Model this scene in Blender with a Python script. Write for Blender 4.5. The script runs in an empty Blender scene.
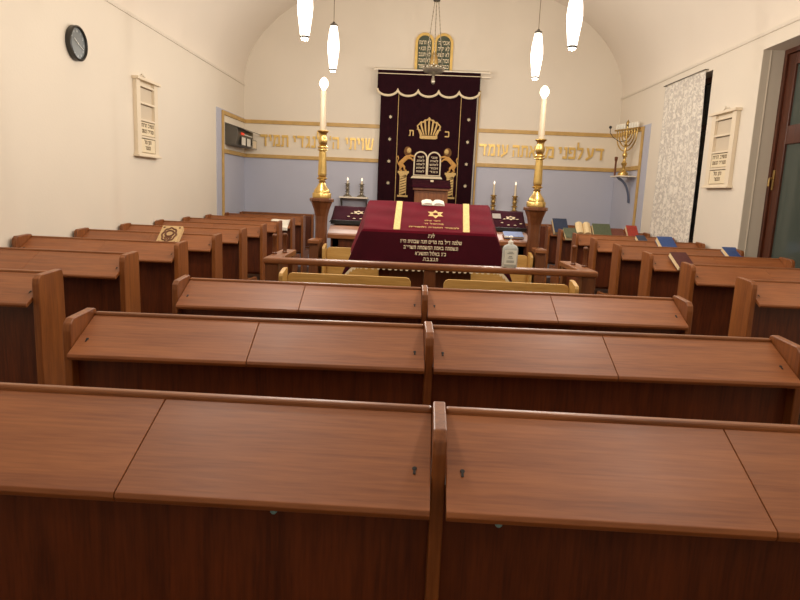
import bpy, bmesh, math, random
from mathutils import Vector, Matrix
random.seed(7)
PI = math.pi
COL = bpy.context.scene.collection
XL, XR, YB, ZC = -3.37, 3.72, 12.33, 3.43        # side walls, back wall, cornice height
XM, RA, RB = (XL + XR) / 2, (XR - XL) / 2, 2.08     # vault centre, half width, rise
YF = -2.6                                          # wall behind the camera

# ------------------------------------------------------------------ materials
def lin(c):
    return tuple(((v / 255) / 12.92 if v / 255 <= 0.04045 else ((v / 255 + 0.055) / 1.055) ** 2.4) for v in c)

def new_mat(name):
    m = bpy.data.materials.new(name); m.use_nodes = True
    nt = m.node_tree; b = nt.nodes['Principled BSDF']
    return m, nt, b

def plain(name, c, rough=0.6, metal=0.0, spec=0.5, noise=0.06, nscale=6.0, bump=0.0, bscale=120.0, sheen=0.0, c2=None, emit=None, estr=0.0, coat=0.0):
    m, nt, b = new_mat(name)
    N = nt.nodes.new; L = nt.links.new
    tc = N('ShaderNodeTexCoord'); nz = N('ShaderNodeTexNoise')
    nz.inputs['Scale'].default_value = nscale; nz.inputs['Detail'].default_value = 5
    L(tc.outputs['Object'], nz.inputs['Vector'])
    rp = N('ShaderNodeValToRGB'); a = lin(c)
    d = lin(c2) if c2 else tuple(max(0, v * (1 - 2.2 * noise)) for v in a)
    rp.color_ramp.elements[0].color = (*d, 1); rp.color_ramp.elements[1].color = (*a, 1)
    rp.color_ramp.elements[0].position = 0.3; rp.color_ramp.elements[1].position = 0.65
    L(nz.outputs['Fac'], rp.inputs['Fac']); L(rp.outputs['Color'], b.inputs['Base Color'])
    b.inputs['Roughness'].default_value = rough; b.inputs['Metallic'].default_value = metal
    b.inputs['Specular IOR Level'].default_value = spec
    if sheen:
        b.inputs['Sheen Weight'].default_value = sheen; b.inputs['Sheen Roughness'].default_value = 0.35
        b.inputs['Sheen Tint'].default_value = (*[min(1, v * 2.5 + .05) for v in a], 1)
    if coat: b.inputs['Coat Weight'].default_value = coat
    if emit:
        b.inputs['Emission Color'].default_value = (*lin(emit), 1); b.inputs['Emission Strength'].default_value = estr
    if bump:
        n2 = N('ShaderNodeTexNoise'); n2.inputs['Scale'].default_value = bscale
        L(tc.outputs['Object'], n2.inputs['Vector'])
        bp = N('ShaderNodeBump'); bp.inputs['Strength'].default_value = bump; bp.inputs['Distance'].default_value = 0.01
        L(n2.outputs['Fac'], bp.inputs['Height']); L(bp.outputs['Normal'], b.inputs['Normal'])
    return m

def wood(name, dark, light, axis='x', rough=0.38, stretch=14.0, base=2.2, vary=0.25, wear=None):
    m, nt, b = new_mat(name)
    N = nt.nodes.new; L = nt.links.new
    tc = N('ShaderNodeTexCoord'); oi = N('ShaderNodeObjectInfo')
    off = N('ShaderNodeVectorMath'); off.operation = 'SCALE'; off.inputs[0].default_value = (37, 19, 23)
    L(oi.outputs['Random'], off.inputs['Scale'])
    add = N('ShaderNodeVectorMath'); add.operation = 'ADD'
    L(tc.outputs['Object'], add.inputs[0]); L(off.outputs[0], add.inputs[1])
    mp = N('ShaderNodeMapping')
    sc = {'x': (base, base * stretch, base * stretch), 'y': (base * stretch, base, base * stretch), 'z': (base * stretch, base * stretch, base)}[axis]
    mp.inputs['Scale'].default_value = sc
    L(add.outputs[0], mp.inputs['Vector'])
    n1 = N('ShaderNodeTexNoise'); n1.inputs['Scale'].default_value = 1.0; n1.inputs['Detail'].default_value = 8; n1.inputs['Distortion'].default_value = 0.6
    L(mp.outputs[0], n1.inputs['Vector'])
    n2 = N('ShaderNodeTexNoise'); n2.inputs['Scale'].default_value = 5.5; n2.inputs['Detail'].default_value = 4
    L(mp.outputs[0], n2.inputs['Vector'])
    n3 = N('ShaderNodeTexNoise'); n3.inputs['Scale'].default_value = 3.0; n3.inputs['Detail'].default_value = 2
    L(add.outputs[0], n3.inputs['Vector'])
    mx = N('ShaderNodeMath'); mx.operation = 'MULTIPLY_ADD'; mx.inputs[1].default_value = 0.45
    L(n2.outputs['Fac'], mx.inputs[0])
    h = N('ShaderNodeMath'); h.operation = 'MULTIPLY'; h.inputs[1].default_value = 0.6
    L(n1.outputs['Fac'], h.inputs[0]); L(h.outputs[0], mx.inputs[2])
    rp = N('ShaderNodeValToRGB')
    rp.color_ramp.elements[0].position = 0.36; rp.color_ramp.elements[1].position = 0.68
    rp.color_ramp.elements[0].color = (*lin(dark), 1); rp.color_ramp.elements[1].color = (*lin(light), 1)
    L(mx.outputs[0], rp.inputs['Fac'])
    hs = N('ShaderNodeHueSaturation')
    mr = N('ShaderNodeMapRange'); mr.inputs['To Min'].default_value = 1 - vary; mr.inputs['To Max'].default_value = 1 + vary
    half = N('ShaderNodeMath'); half.operation = 'MULTIPLY_ADD'; half.inputs[1].default_value = 0.5
    hb = N('ShaderNodeMath'); hb.operation = 'MULTIPLY'; hb.inputs[1].default_value = 0.55
    L(n3.outputs['Fac'], hb.inputs[0]); L(oi.outputs['Random'], half.inputs[0]); L(hb.outputs[0], half.inputs[2])
    L(half.outputs[0], mr.inputs['Value']); L(mr.outputs['Result'], hs.inputs['Value'])
    L(rp.outputs['Color'], hs.inputs['Color']); L(hs.outputs['Color'], b.inputs['Base Color'])
    rr = N('ShaderNodeMapRange'); rr.inputs['To Min'].default_value = rough - 0.08; rr.inputs['To Max'].default_value = rough + 0.14
    L(n3.outputs['Fac'], rr.inputs['Value']); L(rr.outputs['Result'], b.inputs['Roughness'])
    bp = N('ShaderNodeBump'); bp.inputs['Strength'].default_value = 0.12; bp.inputs['Distance'].default_value = 0.004
    L(mx.outputs[0], bp.inputs['Height']); L(bp.outputs['Normal'], b.inputs['Normal'])
    return m

M = {}
M['wall'] = plain('cream_plaster', (224, 213, 196), 0.9, noise=0.012, nscale=1.2, bump=0.08, bscale=45)
M['vault'] = plain('vault_plaster', (228, 216, 200), 0.9, noise=0.02, nscale=0.7, bump=0.05, bscale=30)
M['reveal'] = plain('reveal_paint', (205, 194, 176), 0.7, noise=0.01)
M['blue'] = plain('blue_grey_paint', (184, 185, 198), 0.75, noise=0.015, nscale=1.5)
M['panel'] = plain('cream_panel', (228, 216, 196), 0.8, noise=0.01)
M['goldstrip'] = plain('gold_painted_wood', (196, 158, 92), 0.5, noise=0.08, nscale=9)
M['floor'] = wood('floor_boards', (62, 38, 22), (96, 62, 38), 'y', 0.45)
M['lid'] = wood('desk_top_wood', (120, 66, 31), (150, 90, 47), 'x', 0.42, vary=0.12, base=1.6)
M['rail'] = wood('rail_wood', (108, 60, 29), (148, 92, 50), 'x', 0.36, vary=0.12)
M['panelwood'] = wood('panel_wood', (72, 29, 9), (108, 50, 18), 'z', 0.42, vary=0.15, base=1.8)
M['endwood'] = wood('end_panel_wood', (108, 57, 23), (144, 85, 38), 'z', 0.38, vary=0.14, base=1.8)
M['postwood'] = wood('post_wood', (88, 48, 25), (120, 72, 40), 'z', 0.35, vary=0.08)
M['ply'] = wood('pale_plywood', (178, 134, 66), (206, 164, 94), 'x', 0.42, vary=0.06, base=1.5)
M['door'] = wood('door_wood', (58, 26, 14), (90, 44, 24), 'z', 0.3, vary=0.05)
M['black'] = plain('black_metal', (26, 24, 22), 0.5, noise=0.1)
M['hole'] = plain('keyhole_dark', (18, 10, 7), 0.6, noise=0.02)
M['teal'] = plain('grey_teal_plastic', (120, 160, 168), 0.4, noise=0.05)
M['brass'] = plain('brass', (214, 182, 112), 0.33, 1.0, noise=0.06, nscale=14)
M['dullbrass'] = plain('dull_brass', (190, 158, 98), 0.42, 0.85, noise=0.1, nscale=20)
M['silver'] = plain('aged_silver', (172, 162, 142), 0.38, 0.85, noise=0.15, nscale=25)
M['goldletter'] = plain('gold_lettering', (230, 192, 110), 0.4, 0.35, noise=0.08, nscale=12)
M['thread'] = plain('gold_thread', (214, 178, 112), 0.7, 0.0, noise=0.12, nscale=40)
M['fringe'] = plain('gold_fringe', (236, 204, 134), 0.8, noise=0.12, nscale=60)
M['lionfur'] = plain('embroidered_lion_gold', (206, 152, 78), 0.75, noise=0.15, nscale=30)
M['mane'] = plain('embroidered_mane', (120, 80, 40), 0.85, noise=0.2, nscale=40)
M['creamthread'] = plain('cream_thread', (232, 214, 180), 0.8, noise=0.08, nscale=40)
M['curtain'] = plain('dark_burgundy_velvet', (38, 10, 18), 0.9, noise=0.12, nscale=8, sheen=0.05, spec=0.12)
M['velvet'] = plain('burgundy_velvet', (102, 10, 30), 0.85, noise=0.12, nscale=5, sheen=0.2, spec=0.15)
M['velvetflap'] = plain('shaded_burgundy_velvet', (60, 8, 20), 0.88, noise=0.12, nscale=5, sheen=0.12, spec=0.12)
M['tube'] = plain('cream_candle_tube', (176, 158, 132), 0.55, noise=0.02)
M['velvetdark'] = plain('deep_maroon_velvet', (52, 10, 24), 0.9, noise=0.1, nscale=8, sheen=0.07, spec=0.12)
M['white'] = plain('white_paint', (232, 220, 200), 0.55, noise=0.015)
M['boardwhite'] = plain('board_white', (226, 210, 184), 0.6, noise=0.012)
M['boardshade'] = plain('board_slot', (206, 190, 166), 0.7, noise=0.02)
M['slotline'] = plain('slot_shadow_brown', (120, 100, 78), 0.8, noise=0.02)
M['card'] = plain('cream_card', (230, 213, 180), 0.7, noise=0.02)
M['ink'] = plain('brown_ink', (98, 76, 46), 0.7, noise=0.02)
M['paper'] = plain('white_paper', (236, 230, 214), 0.75, noise=0.02)
M['pages'] = plain('book_pages', (232, 206, 158), 0.8, noise=0.1, nscale=90)
M['green'] = plain('dark_green_board', (70, 78, 58), 0.6, noise=0.12, nscale=9)
M['greystrip'] = plain('dark_grey_metal', (92, 86, 76), 0.45, 0.2, noise=0.06)
M['clockface'] = plain('dark_clock_face', (112, 116, 116), 0.25, noise=0.04)
M['bezel'] = plain('clock_case', (40, 36, 30), 0.35, noise=0.05)
M['clockmark'] = plain('pale_clock_marks', (206, 206, 200), 0.6, noise=0.02)
M['red'] = plain('red_indicator', (206, 60, 40), 0.4, emit=(255, 70, 40), estr=0.5)
M['candlewax'] = plain('white_wax', (224, 208, 178), 0.5, noise=0.02)
M['flame'] = plain('lit_tip', (255, 240, 210), 0.4, emit=(255, 232, 196), estr=3.5)
M['smallflame'] = plain('small_lit_tip', (255, 244, 224), 0.4, emit=(255, 236, 205), estr=1.2)
M['shade'] = plain('lit_opal_glass', (255, 246, 232), 0.3, emit=(255, 240, 222), estr=4.5)
M['cord'] = plain('lamp_cord', (120, 104, 84), 0.6)
M['navy'] = plain('navy_cloth', (44, 58, 84), 0.6, noise=0.1, nscale=30)
M['bluecloth'] = plain('blue_cloth', (46, 78, 140), 0.5, noise=0.1, nscale=30)
M['greencloth'] = plain('grey_green_cloth', (92, 98, 76), 0.65, noise=0.12, nscale=30)
M['darkgreen'] = plain('moss_green_cloth', (84, 92, 66), 0.65, noise=0.12, nscale=30)
M['redcloth'] = plain('red_cloth', (168, 54, 40), 0.55, noise=0.15, nscale=30)
M['browncloth'] = plain('red_brown_cloth', (112, 58, 44), 0.55, noise=0.15, nscale=30)
M['maroon'] = plain('maroon_leather', (84, 34, 34), 0.45, noise=0.1, nscale=30)
M['ornate'] = plain('tan_tooled_leather', (206, 172, 122), 0.6, noise=0.08, nscale=30)
M['toolbrown'] = plain('dark_tooling', (112, 70, 44), 0.7, noise=0.1, nscale=30)
M['slate'] = plain('slate_blue_paint', (92, 98, 118), 0.6, noise=0.03)
M['pump'] = plain('white_plastic', (238, 234, 222), 0.3, noise=0.01)
M['label'] = plain('bottle_label', (226, 226, 214), 0.5, noise=0.02)
M['print'] = plain('grey_print', (120, 126, 124), 0.6)
M['greycard'] = plain('grey_card', (150, 140, 132), 0.7, noise=0.04)

def glassy(name, c, rough, trans, alpha=1.0):
    m, nt, b = new_mat(name)
    N = nt.nodes.new; L = nt.links.new
    nz = N('ShaderNodeTexNoise'); nz.inputs['Scale'].default_value = 2.0
    rp = N('ShaderNodeValToRGB'); a = lin(c)
    rp.color_ramp.elements[0].color = (*[v * .85 for v in a], 1); rp.color_ramp.elements[1].color = (*a, 1)
    L(nz.outputs['Fac'], rp.inputs['Fac']); L(rp.outputs['Color'], b.inputs['Base Color'])
    b.inputs['Roughness'].default_value = rough; b.inputs['Transmission Weight'].default_value = trans
    b.inputs['Alpha'].default_value = alpha
    return m
M['doorglass'] = glassy('dark_door_glass', (84, 92, 84), 0.12, 0.25)
M['nightglass'] = glassy('night_window_glass', (60, 58, 54), 0.06, 0.3)
M['gel'] = glassy('clear_gel_plastic', (232, 236, 230), 0.12, 0.45)

def lace():
    m, nt, b = new_mat('white_lace')
    N = nt.nodes.new; L = nt.links.new
    tc = N('ShaderNodeTexCoord')
    n1 = N('ShaderNodeTexNoise'); n1.inputs['Scale'].default_value = 21; n1.inputs['Detail'].default_value = 5; n1.inputs['Distortion'].default_value = 0.9
    L(tc.outputs['Object'], n1.inputs['Vector'])
    rp = N('ShaderNodeValToRGB')
    rp.color_ramp.elements[0].position = 0.44; rp.color_ramp.elements[1].position = 0.56
    rp.color_ramp.elements[0].color = (*lin((204, 195, 184)), 1); rp.color_ramp.elements[1].color = (*lin((228, 220, 206)), 1)
    L(n1.outputs['Fac'], rp.inputs['Fac']); L(rp.outputs['Color'], b.inputs['Base Color'])
    b.inputs['Roughness'].default_value = 0.9
    r2 = N('ShaderNodeMapRange'); r2.inputs['From Min'].default_value = .4; r2.inputs['From Max'].default_value = .58
    r2.inputs['To Min'].default_value = 0.86; r2.inputs['To Max'].default_value = 1.0
    L(n1.outputs['Fac'], r2.inputs['Value']); L(r2.outputs['Result'], b.inputs['Alpha'])
    return m
M['lace'] = lace()

# ------------------------------------------------------------------ mesh builder
class MB:
    def __init__(s): s.bm = bmesh.new()
    def _merge(s, t, mat=None):
        if mat is not None: bmesh.ops.transform(t, matrix=mat, verts=t.verts)
        me = bpy.data.meshes.new('tmp'); t.to_mesh(me); t.free(); s.bm.from_mesh(me); bpy.data.meshes.remove(me)
        return s
    def box(s, x0, x1, y0, y1, z0, z1, bev=0.0, seg=2, mat=None):
        t = bmesh.new(); bmesh.ops.create_cube(t, size=1)
        for v in t.verts:
            v.co = Vector((x0 + (v.co.x + .5) * (x1 - x0), y0 + (v.co.y + .5) * (y1 - y0), z0 + (v.co.z + .5) * (z1 - z0)))
        if bev: bmesh.ops.bevel(t, geom=list(t.edges), offset=bev, segments=seg, affect='EDGES', profile=.5)
        return s._merge(t, mat)
    def prism(s, pts, axis, a0, a1, bev=0.0, mat=None):
        # pts in the plane of the two other axes, extruded along axis
        t = bmesh.new()
        def P(p, a): return {'x': (a, p[0], p[1]), 'y': (p[0], a, p[1]), 'z': (p[0], p[1], a)}[axis]
        v0 = [t.verts.new(P(p, a0)) for p in pts]; v1 = [t.verts.new(P(p, a1)) for p in pts]
        n = len(pts)
        t.faces.new(v0); t.faces.new(v1)
        for i in range(n): t.faces.new((v0[i], v0[(i + 1) % n], v1[(i + 1) % n], v1[i]))
        bmesh.ops.recalc_face_normals(t, faces=t.faces)
        if bev: bmesh.ops.bevel(t, geom=list(t.edges), offset=bev, segments=2, affect='EDGES', profile=.5)
        return s._merge(t, mat)
    def lathe(s, prof, c=(0, 0, 0), seg=24, mat=None, cap=True):
        t = bmesh.new(); rings = []
        for r, z in prof:
            rings.append([t.verts.new((c[0] + r * math.cos(2 * PI * k / seg), c[1] + r * math.sin(2 * PI * k / seg), c[2] + z)) for k in range(seg)])
        for a, b in zip(rings, rings[1:]):
            for k in range(seg): t.faces.new((a[k], a[(k + 1) % seg], b[(k + 1) % seg], b[k]))
        if cap:
            t.faces.new(rings[0][::-1]); t.faces.new(rings[-1])
        bmesh.ops.recalc_face_normals(t, faces=t.faces)
        return s._merge(t, mat)
    def tube(s, pts, r, seg=10, flat=1.0, closed=False):
        # swept tube; r a number or a list; flat squashes it along y
        pts = [Vector(p) for p in pts]; n = len(pts)
        rs = r if isinstance(r, (list, tuple)) else [r] * n
        t = bmesh.new(); rings = []; prev = None
        for i, p in enumerate(pts):
            if closed: d = pts[(i + 1) % n] - pts[i - 1]
            else: d = pts[min(i + 1, n - 1)] - pts[max(i - 1, 0)]
            d.normalize()
            a = prev if prev is not None else (Vector((0, 1, 0)) if abs(d.y) < .9 else Vector((1, 0, 0)))
            a = (a - d * a.dot(d)).normalized(); b = d.cross(a); prev = a
            ring = []
            for k in range(seg):
                o = (a * math.cos(2 * PI * k / seg) + b * math.sin(2 * PI * k / seg)) * rs[i]
                o.y *= flat
                ring.append(t.verts.new(p + o))
            rings.append(ring)
        for a, b in list(zip(rings, rings[1:])) + ([(rings[-1], rings[0])] if closed else []):
            for k in range(seg): t.faces.new((a[k], a[(k + 1) % seg], b[(k + 1) % seg], b[k]))
        if not closed: t.faces.new(rings[0][::-1]); t.faces.new(rings[-1])
        bmesh.ops.recalc_face_normals(t, faces=t.faces)
        return s._merge(t)
    def ball(s, c, r, sx=1, sy=1, sz=1, seg=16):
        t = bmesh.new(); bmesh.ops.create_uvsphere(t, u_segments=seg, v_segments=max(6, seg // 2), radius=r)
        return s._merge(t, Matrix.Translation(c) @ Matrix.Diagonal((sx, sy, sz, 1)))
    def grid(s, f, nu, nv):
        t = bmesh.new(); g = [[t.verts.new(f(i / nu, j / nv)) for j in range(nv + 1)] for i in range(nu + 1)]
        for i in range(nu):
            for j in range(nv): t.faces.new((g[i][j], g[i + 1][j], g[i + 1][j + 1], g[i][j + 1]))
        return s._merge(t)
    def text(s, txt, size, mat, depth=.004, width=None, rtl=True, bold=0.0, gap=.07, space=.3, align='c'):
        # letters of a line, laid out right to left in the x-y plane of mat
        glyphs = []; x = 0.0
        for ch in txt:
            if ch == ' ': x += space * size; continue
            v, f, x0, x1 = glyph(ch, bold)
            glyphs.append((v, f, x, x0)); x += (x1 - x0) * size + gap * size
        x -= gap * size
        sx = 1.0 if not width else width / x
        tot = x * sx
        for v, f, gx, x0 in glyphs:
            t = bmesh.new(); w = 0
            vs = []
            gw = max(p[0] for p in v) - x0
            for p in v:
                lx = (p[0] - x0) * size * sx
                X = (tot - (gx * sx + gw * size * sx)) + lx if rtl else gx * sx + lx
                vs.append(t.verts.new((X - (tot / 2 if align == 'c' else 0), p[1] * size, p[2] * depth)))
            for q in f:
                try: t.faces.new([vs[k] for k in q])
                except ValueError: pass
            s._merge(t, mat)
        return s
    def build(s, name, mat, parent=None, smooth=False, loc=None, solid=0.0):
        me = bpy.data.meshes.new(name); s.bm.to_mesh(me); s.bm.free()
        me.materials.append(M[mat] if isinstance(mat, str) else mat)
        if smooth:
            for p in me.polygons: p.use_smooth = True
            try: me.set_sharp_from_angle(angle=math.radians(38))
            except Exception: pass
        o = bpy.data.objects.new(name, me); COL.objects.link(o)
        if parent: o.parent = parent
        if loc: o.location = loc
        if solid:
            md = o.modifiers.new('thickness', 'SOLIDIFY'); md.thickness = solid; md.offset = 0
        return o

_T, _B = .45, .57                                    # underside and top of the roof stroke of a letter
def _H(x0, x1, y0=_T, y1=_B): return [(x0, y0), (x1, y0), (x1, y1), (x0, y1)]
HEB = {
 'א': [[(.02, .57), (.15, .57), (.50, 0), (.37, 0)], [(.36, .57), (.48, .57), (.45, .38), (.32, .27), (.25, .34), (.36, .42)], [(.02, 0), (.13, 0), (.12, .16), (.24, .29), (.17, .38), (.04, .22)]],
 'ב': [_H(0, .41), _H(.31, .41, 0, .56), _H(0, .50, 0, .12)],
 'ג': [_H(.06, .28), [(.18, .57), (.28, .57), (.31, 0), (.21, 0)], [(0, 0), (.11, 0), (.26, .2), (.20, .27)]],
 'ד': [_H(0, .48), _H(.31, .41, 0, .56)],
 'ה': [_H(0, .46), _H(.36, .46, 0, .56), _H(.03, .12, 0, .32)],
 'ו': [_H(0, .2), _H(.1, .2, 0, .56)],
 'ז': [_H(0, .26), _H(.09, .19, 0, .5)],
 'ח': [_H(0, .46), _H(.36, .46, 0, .56), _H(.03, .13, 0, .56)],
 'ט': [_H(0, .11, .05, .57), _H(.03, .46, 0, .12), _H(.36, .46, .02, .56), _H(.22, .46)],
 'י': [_H(0, .18), _H(.08, .18, .25, .56)],
 'כ': [_H(0, .38), [(.34, .05), (.44, .09), (.44, .48), (.38, .57), (.34, .5)], [(0, 0), (.38, 0), (.44, .09), (.40, .12), (0, .12)]],
 'ך': [_H(0, .42), _H(.32, .42, -.18, .56)],
 'ל': [_H(.03, .13, .5, .82), _H(.03, .43), [(.33, .56), (.43, .56), (.41, .36), (.25, 0), (.12, 0), (.30, .36)]],
 'מ': [[(0, 0), (.11, 0), (.19, .42), (.10, .42)], [(0, .57), (.11, .57), (.22, .42), (.14, .33)], _H(.16, .44), [(.37, 0), (.47, 0), (.47, .48), (.42, .57), (.37, .5)], _H(.22, .46, 0, .12)],
 'ם': [_H(.02, .46), _H(.02, .12, 0, .56), _H(.36, .46, 0, .56), _H(.02, .46, 0, .12)],
 'נ': [_H(.08, .28), _H(.18, .28, 0, .56), _H(0, .28, 0, .12)],
 'ן': [_H(0, .2), _H(.1, .2, -.18, .56)],
 'ס': [_H(0, .46), _H(.03, .13, .1, .5), _H(.36, .46, .1, .5), [(.03, .13), (.13, 0), (.34, 0), (.46, .13), (.36, .16), (.30, .11), (.18, .11), (.11, .16)]],
 'ע': [[(.37, .57), (.48, .57), (.43, .18), (.06, -.05), (0, .05), (.33, .23)], [(.04, .57), (.15, .57), (.27, .2), (.18, .13)]],
 'פ': [_H(.02, .42), [(.36, .06), (.46, .10), (.46, .48), (.40, .57), (.36, .5)], _H(.02, .44, 0, .12), _H(.02, .12, .26, .5), _H(.02, .22, .26, .35)],
 'צ': [[(.02, .57), (.14, .57), (.47, .12), (.36, .05)], [(.36, .57), (.47, .57), (.46, .4), (.31, .26), (.25, .34), (.36, .44)], _H(0, .46, 0, .12)],
 'ק': [_H(0, .46), [(.36, .5), (.46, .5), (.44, .22), (.30, .02), (.22, .09), (.35, .26)], _H(.03, .13, -.18, .34)],
 'ר': [_H(0, .40), [(.32, 0), (.42, 0), (.42, .48), (.36, .57), (.32, .5)]],
 'ש': [[(0, .57), (.11, .57), (.16, .1), (.06, 0)], [(.25, .57), (.36, .57), (.26, .14), (.12, .06)], [(.48, .57), (.59, .57), (.53, .1), (.42, .05)], _H(.05, .51, 0, .12)],
 'ת': [_H(.04, .44), [(.37, 0), (.47, 0), (.47, .48), (.42, .57), (.37, .5)], _H(.08, .17, .05, .5), _H(0, .15, 0, .10)],
 '״': [[(.0, .40), (.05, .40), (.09, .62), (.02, .62)], [(.12, .40), (.17, .40), (.21, .62), (.14, .62)]],
 '׳': [[(.0, .40), (.05, .40), (.10, .62), (.02, .62)]],
 '.': [_H(0, .1, 0, .1)],
}
_G = {}
def glyph(ch, bold=0.0):
    if ch in _G: return _G[ch]
    v, f = [], []
    if ch in HEB:
        for k, poly in enumerate(HEB[ch]):
            n = len(poly); b = len(v); e = .004 * k
            v += [(p[0], p[1], .5 + e) for p in poly] + [(p[0], p[1], -.5) for p in poly]
            f += [tuple(range(b, b + n)), tuple(range(b + 2 * n - 1, b + n - 1, -1))]
            f += [(b + (i + 1) % n, b + i, b + n + i, b + n + (i + 1) % n) for i in range(n)]
    else:                                            # the dial's numerals
        c = bpy.data.curves.new('g', 'FONT'); c.body = ch; c.size = .85; c.extrude = 0.5; c.resolution_u = 3
        o = bpy.data.objects.new('g', c); COL.objects.link(o)
        me = bpy.data.meshes.new_from_object(o.evaluated_get(bpy.context.evaluated_depsgraph_get()))
        v = [tuple(p.co) for p in me.vertices]; f = [tuple(p.vertices) for p in me.polygons]
        bpy.data.objects.remove(o); bpy.data.curves.remove(c); bpy.data.meshes.remove(me)
    _G[ch] = (v, f, min(p[0] for p in v), max(p[0] for p in v))
    return _G[ch]

def tag(o, label, cat, group=None, kind=None):
    o['label'] = label; o['category'] = cat
    if group: o['group'] = group
    if kind: o['kind'] = kind
    return o
def thing(name, label, cat, loc=(0, 0, 0), rz=0.0, group=None):
    o = bpy.data.objects.new(name, None); COL.objects.link(o)
    o.location = loc; o.rotation_euler = (0, 0, rz); o.empty_display_size = .1
    return tag(o, label, cat, group)
def struct(o):
    o['kind'] = 'structure'; return o
def dup(root, loc, rz=None, label=None):
    r = root.copy(); COL.objects.link(r); r.location = loc
    if rz is not None: r.rotation_euler = (0, 0, rz)
    if label: r['label'] = label
    for ch in list(root.children):
        c = ch.copy(); COL.objects.link(c); c.parent = r
        for g in list(ch.children):
            d = g.copy(); COL.objects.link(d); d.parent = c
    return r
def face_front(x, y, z):           # text plane facing the camera side (-y)
    return Matrix.Translation((x, y, z)) @ Matrix.Rotation(PI / 2, 4, 'X')

# ------------------------------------------------------------------ the room
struct(MB().box(XL - .4, XR + .8, YF - .3, YB + .3, -.1, 0).build('floor', 'floor'))
struct(MB().box(XL - .4, XR + .4, YB, YB + .25, 0, ZC + RB + .3).build('wall_back', 'wall'))
struct(MB().box(XL - .4, XR + .4, YF - .25, YF, 0, ZC + RB + .3).build('wall_front', 'wall'))
struct(MB().box(XL - .3, XL, YF, YB, 0, ZC + .05).build('wall_left', 'wall'))
WY0, WY1, WZ0, WZ1 = 8.60, 10.12, 0.95, 3.25      # window opening
DY0, DY1, DZ1 = 5.9, 7.41, 3.24                    # door opening
w = MB()
w.box(XR, XR + .4, YF, DY0, 0, ZC + .05); w.box(XR, XR + .4, DY1, WY0, 0, ZC + .05); w.box(XR, XR + .4, WY1, YB, 0, ZC + .05)
w.box(XR, XR + .4, DY0, DY1, DZ1, ZC + .05); w.box(XR, XR + .4, WY0, WY1, 0, WZ0); w.box(XR, XR + .4, WY0, WY1, WZ1, ZC + .05)
struct(w.build('wall_right', 'wall'))
v = MB()
def vault(a, b): 
    th = PI * (1 - a); return (XM + RA * math.cos(th), YF + (YB - YF) * b, ZC + RB * math.sin(th))
v.grid(vault, 48, 2)
struct(v.build('ceiling', 'vault', smooth=True))
def moulding(x, s):
    m = MB(); m.prism([(x, ZC - .04), (x + s * .016, ZC - .04), (x + s * .026, ZC - .012), (x + s * .026, ZC + .003), (x, ZC + .003)], 'y', YF, YB)
    return m
struct(moulding(XL, 1).build('trim_1', 'wall')); struct(moulding(XR, -1).build('trim_2', 'wall'))

# dado paint, cream band and gilded strips around the ark end
ZB0, ZB1 = 2.10, 2.735
struct(MB().box(XL, XR, YB - .006, YB, 0, ZB0).build('trim_3', 'blue'))
YS = 10.64; YG = 10.95
struct(MB().box(XL, XL + .012, YS, YB - .006, 0, 2.79).build('trim_4', 'blue'))
struct(MB().box(XR - .012, XR, YS, YB - .006, 0, 2.79).build('trim_5', 'blue'))
struct(MB().box(XL + .012, XL + .02, YG, YB - .006, ZB0, ZB1).build('trim_6', 'panel'))
struct(MB().box(XR - .02, XR - .012, YG, YB - .006, ZB0, ZB1).build('trim_7', 'panel'))
struct(MB().box(XL + .02, XR - .02, YB - .012, YB, ZB0, ZB1).build('trim_8', 'panel'))
n = 9
for z in (ZB0, ZB1):
    for x0, x1 in ((XL + .02, -.74), (1.09, XR - .02)):
        struct(MB().box(x0, x1, YB - .035, YB - .006, z - .035, z + .035, .006).build('trim_%d' % n, 'goldstrip')); n += 1
    for x0, x1 in ((XL + .012, XL + .045), (XR - .045, XR - .012)):
        struct(MB().box(x0, x1, YG, YB - .036, z - .035, z + .035, .006).build('trim_%d' % n, 'goldstrip')); n += 1
for x0, x1 in ((XL + .012, XL + .045), (XR - .045, XR - .012)):
    struct(MB().box(x0, x1, YG - .06, YG, 0, ZB1 + .035, .006).build('trim_%d' % n, 'goldstrip')); n += 1
struct(MB().box(1.055, 1.09, YB - .05, YB, 0, 3.45, .005).build('trim_%d' % n, 'goldstrip')); n += 1
struct(MB().box(-1.35, 1.65, 10.75, YB - .04, 0, .40, .01).build('trim_%d' % n, 'panelwood')); n += 1

# ------------------------------------------------------------------ pews
PL = 1.39
END = [(0, 0), (0, 1.005), (.006, 1.032), (.028, 1.050), (.17, 1.058), (.185, 1.052), (.19, 1.035), (.20, .45), (.235, .44), (.62, .43), (.64, .41), (.64, .36), (.58, .34), (.50, .33), (.40, .06), (.43, 0), (.30, 0), (.24, .05)]
LB = Vector((0, .164, 1.03)); LF = Vector((0, -.09, .911))        # back and front edge of a desk lid
def lid_prism(x0, x1):
    a = LB; b = LF; t = .022
    pts = [(a.y, a.z), (b.y, b.z), (b.y - .004, b.z - .010), (b.y + .002, b.z - t), (a.y + .006, a.z - t)]
    return MB().prism(pts, 'x', x0, x1, .002)
def keyhole_at(x, t=.62):
    p = LB.lerp(LF, t) + Vector((0, -(LB.z - LF.z), LB.y - LF.y)).normalized() * .0008
    ang = math.atan2(LF.z - LB.z, LF.y - LB.y) + PI
    m = Matrix.Translation((x, p.y, p.z)) @ Matrix.Rotation(ang, 4, 'X')
    k = MB(); k.lathe([(.0052, 0), (.0052, .0012), (.003, .0016)], seg=14, mat=m); k.box(-.0028, .0028, -.016, 0, 0, .0012, mat=m)
    return k
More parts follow.
